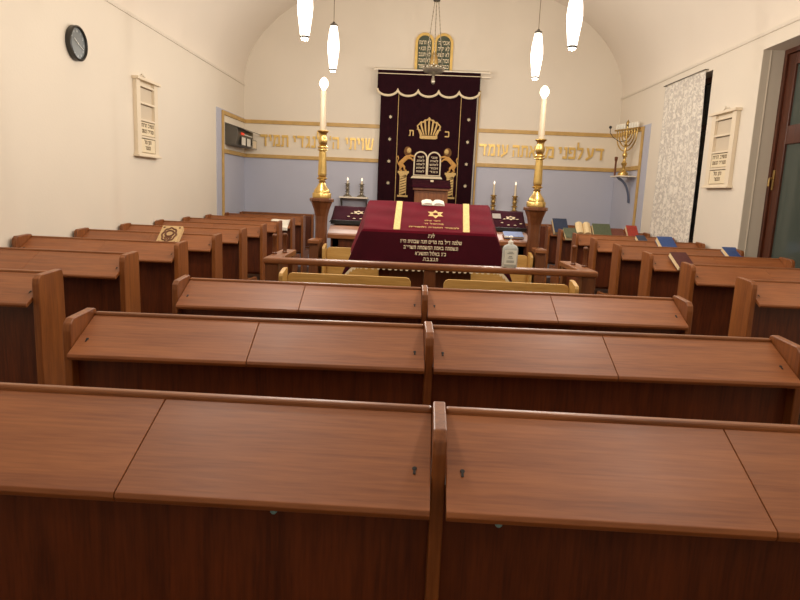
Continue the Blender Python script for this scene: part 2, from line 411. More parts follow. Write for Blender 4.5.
def make_pew(name, label, xs, loc, rz, group, bolts=False, lip=(-.09, .911), near=-.04, seat=True):
    LF.y, LF.z = lip
    r = thing(name, label, 'pew', loc, rz, group)
    T = .036 if near < -.02 else .030
    E = [(y + near if y < .05 and z > -1 and i < 4 else y, z) for i, (y, z) in enumerate(END)]
    if not seat: E = E[:8] + [(.20, 0)]
    for x in xs: MB().prism(E, 'x', x, x + T, .004).build('end_panel', 'endwood', r)
    for i in range(len(xs) - 1):
        a, b = xs[i] + T, xs[i + 1]
        MB().box(a, b, .164, .190, 1.0, 1.043, .008, 3).build('top_rail', 'rail', r)
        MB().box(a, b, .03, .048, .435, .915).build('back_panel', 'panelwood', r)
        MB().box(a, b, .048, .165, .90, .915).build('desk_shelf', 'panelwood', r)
        if seat: MB().box(a, b, .205, .60, .385, .415, .006).build('seat', 'rail', r)
        mid = (a + b) / 2
        for j, (p, q) in enumerate(((a + .0015, mid - .0009), (mid + .0009, b - .0015))):
            l = lid_prism(p, q).build('desk_lid', 'lid', r)
            keyhole_at(p + .035 if j == 0 else q - .035).build('keyhole', 'hole', l)
        if bolts:
            bx = (-.265, .195)[i]
            MB().lathe([(.004, -.014), (.0075, -.010), (.0075, -.002), (.004, 0)], (bx, LF.y + .012, LF.z - .018), 12).build('stop_bolt', 'teal', r)
    return r

# three double pews in the middle block
GM = 'double pews in the middle block'
make_pew('pew', 'wide double wooden pew nearest in front, filling the bottom of the photo', [-1.27, .056, 1.395], (0, 1.28, 0), -.015, GM, True, (-.10, .919), -.018)
make_pew('pew', 'wide double wooden pew, middle one of three behind each other in centre', [-1.252, .052, 1.405], (0, 2.225, 0), .028, GM, False, (-.05, .931), -.015)
make_pew('pew', 'wide double wooden pew just before the pale plywood benches, farthest of three', [-1.235, .046, 1.400], (0, 3.19, 0), .018, GM, False, (-.05, .935), -.015, False)
# columns along the side walls
ordn = ['Nearest', 'Second nearest', 'Third nearest', 'Fourth nearest', 'Fifth nearest', 'Sixth nearest', 'Seventh nearest', 'Eighth nearest', 'Ninth nearest']
GL, GR = 'pews along the left wall', 'pews along the right wall'
YLP = [3.25 + .962 * k for k in range(9)]; YRP = [4.255 + .965 * k for k in range(8)]
p0 = make_pew('pew', 'nearest wooden pew along left wall, cut off by the photo edge', [0, PL - .036], (XL + .064, 3.18, 0), 0, GL)
for k in range(1, 9):
    ex = {3: ', ornate tan book on its desk', 7: ', white paper hanging over its desk'}.get(k, '')
    dup(p0, (XL + .03 + random.uniform(-.004, .004), YLP[k], 0), random.uniform(-.003, .003), '%s wooden desk pew along left wall%s' % (ordn[k], ex))
XRP = 2.25
q0 = dup(p0, (XRP, YRP[0], 0), 0, 'nearest wooden pew along right wall, cut off by the photo edge')
q0['group'] = GR
exr = {2: ', maroon book on its desk', 3: ', blue book by its wall end', 4: ', blue book on middle of desk', 5: ', small dark blue book on it',
       6: ', several books in a row', 7: ', navy book at aisle end'}
for k in range(1, 8):
    dup(q0, (XRP + (.02 if k > 1 else .01), YRP[k], 0), random.uniform(-.003, .003), '%s wooden desk pew along right wall%s' % (ordn[k], exr.get(k, '')))
LF.y, LF.z = -.09, .911
# the two rows of plain benches that stand right against the end wall
be = thing('pew', 'low wooden pew back against the blue end wall, last of the left rows', 'pew', (XL + .03, 11.91, 0), 0, GL)
MB().box(0, PL, .16, .19, 1.0, 1.045, .008).build('top_rail', 'rail', be); MB().box(.0, PL, .12, .15, .43, 1.0).build('back_panel', 'panelwood', be)
MB().box(0, PL, .152, .38, .39, .42).build('seat', 'rail', be)
for x in (-.0, PL - .03): MB().box(x, x + .03, .0, .119, 0, 1.04, .004).build('end_panel', 'endwood', be)
b2 = dup(be, (1.98, 11.91, 0), 0, 'low wooden pew back against the blue end wall, last of the right rows'); b2['group'] = GR

# ------------------------------------------------------------------ plywood benches
def ply_bench(label, x0, x1, y, z=1.0, end_left=True, end_right=True, zb=.985):
    r = thing('plywood_bench', label, 'bench', ((x0 + x1) / 2, y, 0), 0, 'pale plywood benches at the reading platform')
    h = (x1 - x0) / 2
    MB().prism([(-h + .02, .45), (h - .02, .45), (h - .0, .48), (h, zb - .03), (h - .012, zb - .008), (h - .03, zb), (-h + .03, zb), (-h + .012, zb - .008), (-h, zb - .03), (-h, .48)], 'y', .0, .022, .003).build('backrest', 'ply', r)
    MB().box(-h, h, -.36, -.005, .42, .445, .005).build('seat', 'ply', r)
    E = [(.02, 0), (.02, zb + .032), (-.03, zb + .032), (-.135, zb + .012), (-.145, zb - .005), (-.145, .45), (-.36, .42), (-.36, 0)]
    if end_left: MB().prism(E, 'x', -h - .026, -h, .003).build('end_panel', 'ply', r)
    if end_right: MB().prism(E, 'x', h, h + .026, .003).build('end_panel', 'ply', r)
    return r
ply_bench('pale plywood bench left of centre, just behind the middle pews and before the rail', -.835, -.02, 4.10, end_right=False, zb=.992)
ply_bench('pale plywood bench right of centre, below the sanitizer bottle and before the rail', .195, 1.015, 4.10, end_left=False, zb=.992)
ply_bench('pale plywood bench inside the platform, left of the velvet covered desk', -.885, -.36, 6.28, zb=.97, end_right=False)
ply_bench('pale plywood bench inside the platform, right of the velvet covered desk', .56, 1.12, 6.28, zb=.97, end_left=False)

# ------------------------------------------------------------------ reading platform rail
rl = thing('platform_railing', 'brown wooden railing round the reading platform, sanitizer bottle standing on it', 'railing', (.105, 4.31, .016), .012)
MB().box(-1.135, 1.135, -.07, .02, 1.01, 1.052, .012, 3).build('front_rail', 'rail', rl, smooth=True)
for s in (-1, 1):
    x = s * 1.08
    MB().box(x - .055, x + .055, .022, .60, 1.012, 1.05, .006).build('side_rail', 'rail', rl)
    MB().box(x - .045, x + .045, -.05, .03, -.016, 1.01, .004).build('corner_post', 'postwood', rl)
    MB().box(x - .045, x + .045, .50, .58, -.016, 1.012, .004).build('end_post', 'postwood', rl)
    MB().box(x - .015, x + .015, .032, .50, .08, 1.0).build('side_panel', 'panelwood', rl)
    for dy, ox in ((.22, .035), (.34, -.015)):
        p = MB(); p.lathe([(.018, 0), (.020, .008), (.015, .014), (.014, .115), (.019, .122), (.019, .136), (.010, .145)], (x + s * ox, dy, 1.05), 12)
        p.build('peg', 'postwood', rl, smooth=True)
MB().box(-.04, .04, -.05, .01, -.016, 1.01, .004).build('middle_post', 'postwood', rl)

# covered reading desk in the middle of the platform
rd = thing('reading_desk', 'brown wooden reading desk standing under the burgundy velvet cover', 'desk', (.10, 5.0, 0))
ZN, ZF, DX = 1.24, 1.455, .525                     # near and far height of the slope, half width
MB().box(-.30, .36, .10, .50, 0, 1.15, .006).build('body', 'panelwood', rd)
MB().prism([(.01, ZN - .05), (.60, ZF - .05), (.60, ZF - .012), (.01, ZN - .012)], 'x', -DX + .01, DX - .01).build('desk_top', 'rail', rd)
def slope(y): return ZN + (ZF - ZN) * y / .60
cv = thing('velvet_cover', 'burgundy velvet cover with gold star and Hebrew lines draped over the reading desk', 'cloth', (.10, 5.0, 0))
OX, OY = .42, .29
def cloth(u, v):
    X = -DX - OX + u * 2 * (DX + OX); Y = -OY + v * (OY + .60 + .12)
    dx = max(0, abs(X) - DX); dy = max(0, -Y); db = max(0, Y - .60); s = 1 if X > 0 else -1
    x = s * (min(abs(X), DX) + dx * .30); y = min(max(Y, 0), .60)
    y -= dy * .22; y += db * .2
    z = slope(min(max(Y, 0), .60)) - db
    over = math.hypot(dx, dy)
    z -= over * (.93 if dx and dy else .95)
    if dx and dy:
        x += s * .05 * math.sin(min(dx / OX, dy / OY) * PI / 2); y -= .03 * math.sin(min(dx / OX, dy / OY) * PI)
    if dy and not dx: y += .006 * math.sin(X * 17 + 1) * (dy / OY)
    if dx: x += s * .012 * math.sin(Y * 15) * dx / OX
    z += .003 * math.sin(X * 9 + Y * 13) * math.sin(Y * 16 - X * 4) if not (dx or dy) else 0
    return (x, y, z + .004)
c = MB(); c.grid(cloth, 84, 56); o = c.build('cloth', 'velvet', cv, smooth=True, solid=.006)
o.data.materials.append(M['velvetflap'])              # darker copy of the velvet puts the front flap's shade into the colour
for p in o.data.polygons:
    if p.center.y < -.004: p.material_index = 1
# fringe on the side hems
for s in (0.0, 1.0):
    f = MB()
    f.grid(lambda a, b, s=s: (lambda p: (p[0] + (.002 if s else -.002), p[1], p[2] - .002 - b * (.028 + .010 * (math.sin(a * 160) > 0))))(cloth(s, .0 + a * .8)), 170, 1)
    f.build('hem_fringe', 'creamthread', cv, solid=.003)
f = MB()
f.grid(lambda a, b: (lambda p: (p[0], p[1] - .003, p[2] - .002 - b * (.022 + .012 * (math.sin(a * 260) > 0))))(cloth(a, 0)), 260, 1)
f.build('front_fringe', 'creamthread', cv, solid=.003)
sl = math.atan2(ZF - ZN, .60)
def on_slope(x, y): return Matrix.Translation((x, y, slope(y) + .009)) @ Matrix.Rotation(sl, 4, 'X')
for bx in (-.255, .325):
    g = MB()
    y = 0.005
    pts_l, pts_r = [], []
    k = 0
    while y < .597:
        z = slope(y) + .0085
        bo = bx; bx += (-.03 * (1 - y / .6) if bx > 0 else 0)
        pts_l.append((bx - .022 - (.006 if k % 2 else 0), y, z)); pts_r.append((bx + .022 + (.006 if k % 2 else 0), y, z)); y += .0125; k += 1; bx = bo
    t = bmesh.new(); A = [t.verts.new(p) for p in pts_l]; B = [t.verts.new(p) for p in pts_r]
    for i in range(len(A) - 1): t.faces.new((A[i], B[i], B[i + 1], A[i + 1]))
    g._merge(t); g.build('gold_band', 'fringe', cv, solid=.004)
def star(mb, mat, R, w, d):
    for rot in (0, PI):
        o = [(R * math.sin(rot + k * 2 * PI / 3), R * math.cos(rot + k * 2 * PI / 3)) for k in range(3)]
        f = (R - 2 * w) / R
        t = bmesh.new()
        vo = [t.verts.new((*p, 0)) for p in o]; vi = [t.verts.new((p[0] * f, p[1] * f, 0)) for p in o]
        vo2 = [t.verts.new((*p, d)) for p in o]; vi2 = [t.verts.new((p[0] * f, p[1] * f, d)) for p in o]
        for k in range(3):
            j = (k + 1) % 3
            t.faces.new((vo2[k], vo2[j], vi2[j], vi2[k])); t.faces.new((vo[k], vo[j], vo2[j], vo2[k])); t.faces.new((vi[k], vi2[k], vi2[j], vi[j]))
        mb._merge(t, mat)
s = MB(); star(s, on_slope(.055, .335) @ Matrix.Diagonal((1, 1.25, 1, 1)), .072, .0135, .003); s.build('star', 'fringe', cv)
for tx, sz, px_, py_, wd in (('לזכר עולם', .034, .03, .19, .13), ('בהיכל ה׳', .040, .04, .125, .16), ('לכבוד התורה ולומדיה', .042, .04, .055, .40)):
    MB().text(tx, sz, on_slope(px_, py_), .003, width=wd).build('gold_lettering', 'thread', cv)
def on_flap(x, d): return Matrix.Translation((x, -d * .22 - .012, ZN - d * .95 + .006)) @ Matrix.Rotation(PI / 2 - .228, 4, 'X')
for txt, d, wd in (('לע״נ', .052, .055), ('שלמה דיל בת מרים חנה שבתית הי״ו', .100, .52), ('ונשמתה באמת המשמחת תשרי״ב', .147, .46), ('כ״ג באלול התשע״א', .196, .26), ('ת.נ.צ.ב.ה.', .240, .13)):
    MB().text(txt, .045, on_flap(.02, d), .002, width=wd * .93).build('front_lettering', 'creamthread', cv)
# open prayer book on the top edge of the velvet
def open_book(name, label, loc, rz, rx, w, h, th, cover, group=None):
    r = thing(name, label, 'book', loc, rz, group); r.rotation_euler = (rx, 0, rz)
    b = MB()
    for s in (-1, 1):
        pts = [(0, .002), (s * w * .1, th), (s * w * .3, th * 1.15), (s * w * .5, th * .55), (s * w * .5, .002)]
        b.prism(pts, 'y', -h / 2, h / 2)
    b.build('pages', 'paper' if cover == 'paper' else 'pages', r)
    MB().box(-w / 2 - .004, w / 2 + .004, -h / 2 - .004, h / 2 + .004, 0, .0022).build('cover', cover, r)
    return r
open_book('open_book', 'white open prayer book lying at the top edge of the velvet cover', (.135, 5.56, slope(.56) + .012), .06, sl, .19, .085, .02, 'paper')

# sanitizer bottle
sb = thing('sanitizer_bottle', 'clear hand sanitizer bottle with white pump standing on the front rail', 'bottle', (.642, 4.285, 1.0695))
def rbox(w, d, prof, seg=8):
    m = MB(); t = bmesh.new(); rings = []
    for sc, z in prof:
        ring = []
        for k in range(4):
            cx, cy = ((1, 1), (-1, 1), (-1, -1), (1, -1))[k]; rr = min(w, d) * .42 * sc
            for j in range(seg + 1):
                a = k * PI / 2 + j / seg * PI / 2
                ring.append(t.verts.new((cx * (w / 2 * sc - rr) + rr * math.cos(a), cy * (d / 2 * sc - rr) + rr * math.sin(a), z)))
        rings.append(ring)
    n = len(rings[0])
    for a, b in zip(rings, rings[1:]):
        for k in range(n): t.faces.new((a[k], a[(k + 1) % n], b[(k + 1) % n], b[k]))
    t.faces.new(rings[0][::-1]); t.faces.new(rings[-1])
    return m._merge(t)
rbox(.105, .06, [(.92, 0), (1, .006), (1, .115), (.97, .13), (.8, .146), (.45, .156), (.30, .158)]).build('bottle_body', 'gel', sb, smooth=True)
MB().box(-.040, .040, -.0316, -.0305, .022, .118, .0004).build('front_label', 'label', sb)
pr = MB()
for z, wd in ((.104, .03), (.094, .045), (.074, .022), (.064, .034), (.044, .05), (.036, .05)): pr.box(-wd / 2, wd / 2, -.0324, -.0317, z, z + .004)
pr.build('label_print', 'print', sb)
pm = MB(); pm.lathe([(.017, .157), (.017, .176), (.013, .180), (.006, .182), (.006, .198), (.014, .200), (.014, .210), (.008, .213)], seg=18)
pm.box(-.045, .006, -.007, .007, .201, .211, .003)
pm.build('pump', 'pump', sb, smooth=True)

# ------------------------------------------------------------------ long table behind with sloped stands
tb = thing('platform_table', 'long brown wooden table at the back of the platform between two candle columns', 'table', (.125, 6.45, 0))
TW = 1.03
MB().prism([(-.02, 1.045), (-.02, 1.085), (.0, 1.10), (.20, 1.165), (.62, 1.175), (.62, 1.14), (.20, 1.13), (.03, 1.06)], 'x', -TW, TW, .003).build('table_top', 'rail', tb)
MB().box(-TW + .03, TW - .03, .02, .045, .90, 1.05).build('apron', 'panelwood', tb)
MB().box(-TW + .03, TW - .03, .30, .33, .10, 1.12).build('back_panel', 'panelwood', tb)
for sx in (-1, 1):
    for y in (.05, .55): MB().box(sx * (TW - .08) - .035, sx * (TW - .08) + .035, y - .03, y + .03, 0, 1.05, .004).build('leg', 'postwood', tb)
for s, nm in ((-1, 'left'), (1, 'right')):
    side = thing('side_rail_post', 'short wooden rail and post at the %s front corner of the platform table' % nm, 'railing', (.11 + s * 1.10, 6.28, 0), 0, 'rail posts by the platform table')
    MB().box(-.055, .055, -.20, .04, 1.012, 1.05, .006).build('top_rail', 'rail', side)
    MB().box(-.045, .045, -.17, -.02, 0, 1.012, .004).build('post', 'postwood', side)

def stand(label, x0, x1, y0, y1, z0, z1, zt, small):
    r = thing('book_stand', label, 'book stand', ((x0 + x1) / 2, y0, zt), 0, 'velvet covered sloped book stands')
    h = (x1 - x0) / 2; dy = y1 - y0; a, b = z0 - zt, z1 - zt
    MB().prism([(0, 0), (dy, 0), (dy, b - .014), (0, a - .014)], 'x', -h + .01, h - .01).build('tray', 'black', r)
    MB().box(-h - .008, h + .008, -.018, -.001, 0, a + .012, .003).build('front_ledge', 'black', r)
    def f(u, v):
        X = -h - .0 + u * 2 * h; Y = v * dy
        z = a + (b - a) * v
        return (X, Y, z + .003 * math.sin(u * 9) * math.sin(v * 7))
    m = MB(); m.grid(f, 20, 10)
    m.grid(lambda u, v: (-h - .004 - v * .02, u * dy, a + (b - a) * u - v * .8 * (a * .6 + (b - a) * u)), 10, 3)
    m.grid(lambda u, v: (h + .004 + v * .02, u * dy, a + (b - a) * u - v * .8 * (a * .6 + (b - a) * u)), 10, 3)
    m.build('velvet_top', 'velvetdark', r, smooth=True, solid=.005)
    an = math.atan2(b - a, dy)
    def on(x, v): return Matrix.Translation((x, v * dy, a + (b - a) * v + .007)) @ Matrix.Rotation(an, 4, 'X')
    e = MB()
    cx = .05 if small else .035
    star(e, on(cx, .56) @ Matrix.Diagonal((1.5, 1, 1, 1)), .04, .006, .003)
    e.build('emblem_star', 'creamthread', r)
    for dx, v in ((-.07, .50), (.07, .50), (-.10, .28), (-.035, .16), (.035, .16), (.10, .26)):
        e = MB(); e.ball(on(cx + dx, v).translation, .013, 1.2, .8, .4, 8); e.build('emblem_bead', 'creamthread', r, smooth=True)
    return on, r
onL, _ = stand('deep maroon velvet covered book stand with pale emblem, left of the burgundy desk cover', -.90, -.46, 6.70, 6.98, 1.21, 1.36, 1.178, True)
onR, srt = stand('deep maroon velvet covered book stand with grey card, right of the burgundy desk cover', .80, 1.15, 6.72, 7.0, 1.205, 1.38, 1.178, False)
cd = MB(); cd.box(-.045, .045, -.04, .05, 0, .003); 
o = cd.build('card', 'greycard'); o.matrix_world = srt.matrix_basis @ (onR(-.115, .62)) @ Matrix.Translation((0, 0, .002))
tag(o, 'small grey card lying on the right maroon book stand', 'card')
bf = thing('book', 'flat blue book lying on the platform table before the right maroon stand', 'book', (1.0, 6.55, 1.139)); bf.rotation_euler = (.31, 0, .03)
MB().box(-.10, .10, -.07, .075, 0, .004).build('back_cover', 'bluecloth', bf); MB().box(-.098, .096, -.067, .072, .004, .018).build('pages', 'pages', bf)
MB().box(-.10, .10, -.07, .075, .018, .022, .001).build('front_cover', 'bluecloth', bf)

# candle columns with tall brass candlesticks
def column(x, side):
    r = thing('candle_column', 'flared brown wooden column carrying the %s tall brass candlestick' % side, 'column', (x, 6.38, 0), 0, 'wooden candle columns')
    MB().lathe([(.075, 0), (.075, .06), (.062, .08), (.060, 1.20), (.064, 1.27), (.080, 1.34), (.103, 1.40), (.106, 1.41)], seg=8).build('shaft', 'postwood', r)
    MB().lathe([(.116, 1.411), (.122, 1.418), (.122, 1.440), (.116, 1.447)], seg=8).build('cap', 'postwood', r)
    cs = thing('brass_candlestick', 'tall brass candlestick with electric candle on the %s wooden column' % side, 'candlestick', (x, 6.38, 1.447), 0, 'tall brass candlesticks')
    u = .00985
    P = [(.090, 0), (.094, .005), (.094, .046), (.090, .052), (.080, .056), (.079, .072), (.070, .088), (.054, .108), (.045, .122), (.036, .138), (.030, .152), (.036, .16), (.036, .168), (.030, .174), (.030, .18)]
    MB().lathe(P, seg=28).build('base', 'brass', cs, smooth=True)
    S = [(.034, .181), (.052, .192), (.052, .198), (.036, .207), (.043, .222), (.044, .24), (.036, .455), (.034, .46)]
    MB().lathe(S, seg=16).build('stem', 'brass', cs, smooth=False)
    U = [(.034, .461), (.052, .468), (.050, .475), (.034, .48), (.034, .488), (.052, .495), (.050, .503), (.032, .512), (.042, .535), (.046, .56), (.042, .58), (.034, .605), (.038, .63), (.056, .648), (.056, .656), (.036, .658)]
    MB().lathe(U, seg=28).build('cup', 'brass', cs, smooth=True)
    c = MB().lathe([(.034, .659), (.033, .66), (.027, 1.03), (.024, 1.035)], seg=20).build('candle_tube', 'tube', cs, smooth=True)
    MB().lathe([(.014, 1.036), (.022, 1.05), (.042, 1.08), (.046, 1.10), (.038, 1.13), (.016, 1.155), (.003, 1.16)], seg=18).build('bulb', 'flame', c, smooth=True)
column(-.96, 'left'); column(1.178, 'right')

# ------------------------------------------------------------------ ark: curtain, stand, tablets, lamp
am = thing('prayer_lectern', 'wooden lectern with maroon cloth top before the ark curtain', 'lectern', (.23, 11.1, .401))
MB().box(-.29, .29, .05, .42, 0, 1.19, .006).build('body', 'endwood', am)
MB().box(-.25, .25, .035, .049, .1, 1.15, .004).build('front_board', 'endwood', am)
MB().prism([(-.02, 1.18), (.46, 1.30), (.46, 1.36), (-.02, 1.24)], 'x', -.32, .32, .004).build('desk_top', 'endwood', am)
m = MB(); m.grid(lambda u, v: (-.335 + .67 * u, -.03 + .5 * v, 1.247 + .12 * v), 10, 6); m.grid(lambda u, v: (-.335 + .67 * u, -.03 - .004 * math.sin(u * 20) - .01 * v, 1.247 - .03 * v), 20, 4)
m.build('velvet_cloth', 'velvetdark', am, smooth=True, solid=.006)
MB().box(-.02, .035, .16, .2, 1.325, 1.36, .004).build('brass_plate', 'creamthread', am)

cu = thing('ark_curtain', 'dark burgundy ark curtain embroidered with gold crown, lions and tablets', 'curtain', (.15, 12.2, 0))
def fold(u, v):
    x = -.925 + 1.79 * u
    return (x + .004 * math.sin(v * 9), .02 * math.sin(u * 2 * PI * 6.5 + .6 * math.sin(v * 3)) * (.25 + .3 * v) * .5, .36 + (3.60 - .36) * (1 - v))
m = MB(); m.grid(fold, 90, 20); m.build('main_cloth', 'curtain', cu, smooth=True, solid=.006)
def scz(x):
    k = (x + .985) / 1.89 * 5; fr = k - math.floor(k)
    return 3.40 - .115 * math.sqrt(max(0, 1 - (2 * fr - 1) ** 2))
def val(u, v):
    x = -.985 + 1.89 * u
    return (x, -.055 + .006 * math.sin(u * 40), 3.735 + (scz(x) - 3.735) * v)
m = MB(); m.grid(val, 150, 6); m.build('valance', 'curtain', cu, smooth=True, solid=.006)
m = MB(); m.tube([(-.985 + 1.89 * i / 150, -.062, scz(-.985 + 1.89 * i / 150)) for i in range(151)], .021, 8)
m.build('valance_trim', 'creamthread', cu, smooth=True)
m = MB(); m.box(-.985, .905, -.066, -.06, 3.665, 3.677); m.build('valance_braid', 'creamthread', cu)
rod = MB(); rod.tube([(-1.04, -.03, 3.745), (1.06, -.03, 3.745)], .022, 12); rod.ball((-1.05, -.03, 3.745), .03); rod.ball((1.07, -.03, 3.745), .03)
rod.build('curtain_rod', 'white', cu, smooth=True)
MB().box(.92, 1.09, -.04, .06, 3.655, 3.685, .004).build('rod_bracket', 'white', cu)
YE = -.022                                           # front of the embroidery
for x in (-.585, .575): MB().box(x - .0045, x + .0045, YE, YE + .012, .4, 3.42).build('gold_line', 'thread', cu)
for x in (-.725, .735):
    for k in range(6):
        e = MB(); star(e, face_front(x, YE, 2.905 - k * .405), .034, .008, .006); e.ball((x, YE, 2.905 - k * .405), .014, 1, .4, 1, 10)
        e.build('stud', 'creamthread', cu)
cr = MB(); KX = .88                                   # crown
zb, zt = 2.54, 2.90
pet = [(-.24, -.135), (-.165, -.095), (-.085, -.05), (0, 0), (.085, .05), (.165, .095), (.24, .135)]
for xt, xb in pet:
    xt *= KX; xb *= KX
    top = zt - .15 * xt * xt / .0446
    cr.tube([(xb, YE, zb + .06), (xb + (xt - xb) * .55, YE, zb + .15), (xt, YE, top - .05), (xt * .95, YE, top)], [.010, .016, .017, .009], 8, .5)
top_pts = [(-.165, zb), (-.165, zb + .05), (-.20, zb + .12), (-.245, 2.76), (-.20, 2.80), (-.165, 2.835), (-.125, 2.83), (-.085, 2.87), (-.04, 2.87), (0, 2.915), (.04, 2.87), (.085, 2.87), (.125, 2.83), (.165, 2.835), (.20, 2.80), (.245, 2.76), (.20, zb + .12), (.165, zb + .05), (.165, zb)]
cr.tube([(x * KX, YE, z) for x, z in top_pts], .014, 8, .6, closed=True)
cr.box(-.165, .165, YE - .004, YE + .008, zb, zb + .05); cr.ball((0, YE, 2.72), .018, 1, .4, 3.0)
cr.build('crown', 'thread', cu, smooth=True)
for ch, x in (('ת', -.325), ('כ', .345)):
    MB().text(ch, .19, face_front(x, YE + .01, 2.575), .01).build('letter', 'thread', cu)
for s in (-1, 1):                                    # the two embroidered tablets
    x = s * .128
    out = [(x - .118, 1.86), (x + .118, 1.86)] + [(x + .118 * math.cos(a), 2.17 + .12 * math.sin(a)) for a in [PI * k / 12 for k in range(13)]]
    b = MB(); b.tube([(p[0], YE, p[1]) for p in out], .014, 8, .6, closed=True)
    tb_ = b.build('tablet', 'creamthread', cu, smooth=True)
    for k, wd in enumerate((.12, .15, .16, .16, .15)): MB().text((('לאתר', 'לאתנ', 'לאתג', 'לאתע', 'לאתח') if s < 0 else ('אנכי', 'לאיה', 'לאתש', 'זכור', 'כבד'))[k], .06, face_front(x, YE + .006, 2.175 - k * .066), .004, width=wd).build('text_line', 'creamthread', tb_)
MB().prism([(-.30, 1.80), (.30, 1.80), (.27, 1.845), (-.27, 1.845)], 'y', YE - .002, YE + .012).build('tablet_base', 'creamthread', cu)
for s in (-1, 1):                                    # rampant lions
    li = MB(); X = lambda v: s * v
    li.tube([(X(.53), YE, 2.03), (X(.50), YE, 2.07), (X(.45), YE, 2.12), (X(.40), YE, 2.17), (X(.365), YE, 2.20)], [.028, .045, .040, .042, .034], 10, .4)
    li.tube([(X(.39), YE, 2.19), (X(.32), YE, 2.215), (X(.265), YE, 2.205), (X(.24), YE, 2.185)], [.028, .02, .017, .02], 8, .5)
    li.tube([(X(.37), YE, 2.17), (X(.31), YE, 2.165), (X(.26), YE, 2.12)], [.026, .018, .014], 8, .5)
    li.tube([(X(.51), YE, 2.05), (X(.495), YE, 1.99), (X(.515), YE, 1.945), (X(.47), YE, 1.93)], [.036, .024, .016, .015], 8, .5)
    li.tube([(X(.49), YE, 2.05), (X(.43), YE, 2.00), (X(.425), YE, 1.95), (X(.385), YE, 1.93)], [.034, .022, .016, .015], 8, .5)
    li.tube([(X(.54), YE, 2.04), (X(.565), YE, 2.10), (X(.545), YE, 2.16), (X(.565), YE, 2.20)], [.010, .009, .009, .016], 8, .5)
    lo = li.build('lion', 'lionfur', cu, smooth=True)
    mn = MB(); mn.ball((X(.375), YE + .004, 2.29), .078, .95, .25, 1.15); mn.build('mane', 'mane', lo, smooth=True)
    fc = MB(); fc.ball((X(.352), YE - .014, 2.305), .046, .9, .4, 1.1); fc.ball((X(.345), YE - .022, 2.285), .024, 1, .6, .8); fc.build('face', 'thread', lo, smooth=True)
for s in (-1, 1):                                    # twisted columns under the lions
    k = MB(); x = s * .445
    k.box(x - .105, x + .105, YE - .003, YE + .012, 1.885, 1.925); k.prism([(x - .06, 1.82), (x + .06, 1.82), (x + .09, 1.885), (x - .09, 1.885)], 'y', YE - .003, YE + .012)
    k.box(x - .10, x + .10, YE - .003, YE + .012, 1.44, 1.475)
    for j in range(7):
        z = 1.475 + j * .05
        k.prism([(x - .06, z), (x + .06, z + .045), (x + .06, z + .082), (x - .06, z + .037)], 'y', YE - .003, YE + .010)
    k.box(x - .064, x - .056, YE, YE + .01, 1.475, 1.83); k.box(x + .056, x + .064, YE, YE + .01, 1.475, 1.83)
    k.build('column', 'thread', cu)

# wooden ark cupboard that the curtain hangs on
ak = thing('ark_cupboard', 'tall cream ark cupboard behind the burgundy curtain, only its edge showing', 'cupboard', (.15, 12.27, .401))
MB().box(-.85, .88, -.03, .0095, 0, 3.20, .006).build('carcass', 'panel', ak)

# tablets of the law above
tl = thing('law_tablets', 'dark green tablets in gold arched frame on wall above the ark', 'plaque', (.18, YB - .001, 3.70))
for s in (-1, 1):
    x = s * .173
    def arch(r, z0, hz): return [(x - r, z0), (x + r, z0)] + [(x + r * math.cos(PI * k / 16), hz + r * math.sin(PI * k / 16)) for k in range(17)]
    fr = MB().prism(arch(.178, 0, .56), 'y', -.05, 0, .004).build('gold_frame', 'goldletter', tl)
    fa = MB().prism(arch(.128, .05, .56), 'y', -.06, -.051, .002).build('tablet_face', 'green', tl)
    for k, tx in enumerate((('לא תרצח', 'לא תנאף', 'לא תגנב', 'לא תענה', 'לא תחמד') if s < 0 else ('אנכי ה׳', 'לא יהיה', 'לא תשא', 'זכור את', 'כבד את'))):
        MB().text(tx, .115, face_front(x, -.0605, .53 - k * .105), .004, width=.215).build('text_line', 'creamthread', fa)

nl = thing('eternal_lamp', 'silver hanging lamp on chains in front of the ark tablets', 'lamp', (.16, 10.5, 3.24))
B = [(.004, 0), (.024, .015), (.034, .05), (.022, .09), (.016, .13), (.04, .155), (.09, .17), (.15, .19), (.175, .22), (.165, .245), (.155, .25)]
MB().lathe(B, seg=28).build('bowl', 'silver', nl, smooth=True)
g = MB()
for k in range(14):
    a = 2 * PI * k / 14; g.ball((.165 * math.cos(a), .165 * math.sin(a), .258), .020, 1, 1, 1.3, 8)
g.build('rim_ornament', 'silver', nl, smooth=True)
MB().lathe([(.03, .252), (.06, .28), (.068, .34), (.055, .41), (.035, .46), (.02, .50)], seg=18).build('oil_cup', 'dullbrass', nl, smooth=True)
for k in range(3):
    a = 2 * PI * k / 3 + .5; ch = MB()
    p0_, p1_ = Vector((.16 * math.cos(a), .16 * math.sin(a), .26)), Vector((.035 * math.cos(a), .035 * math.sin(a), 1.25))
    ch.tube([p0_, p1_], .006, 6)
    for j in range(16): ch.ball(p0_.lerp(p1_, (j + .5) / 16), .012, .8, .8, 1.6, 6)
    ch.build('chain', 'silver', nl, smooth=True)
MB().lathe([(.05, 1.245), (.055, 1.26), (.05, 1.29), (.02, 1.32), (.008, 1.33)], seg=16).build('canopy', 'bezel', nl, smooth=True)
MB().lathe([(.007, 1.33), (.007, ZC + RB - 3.24 - .004)], seg=8).build('suspension_rod', 'silver', nl)

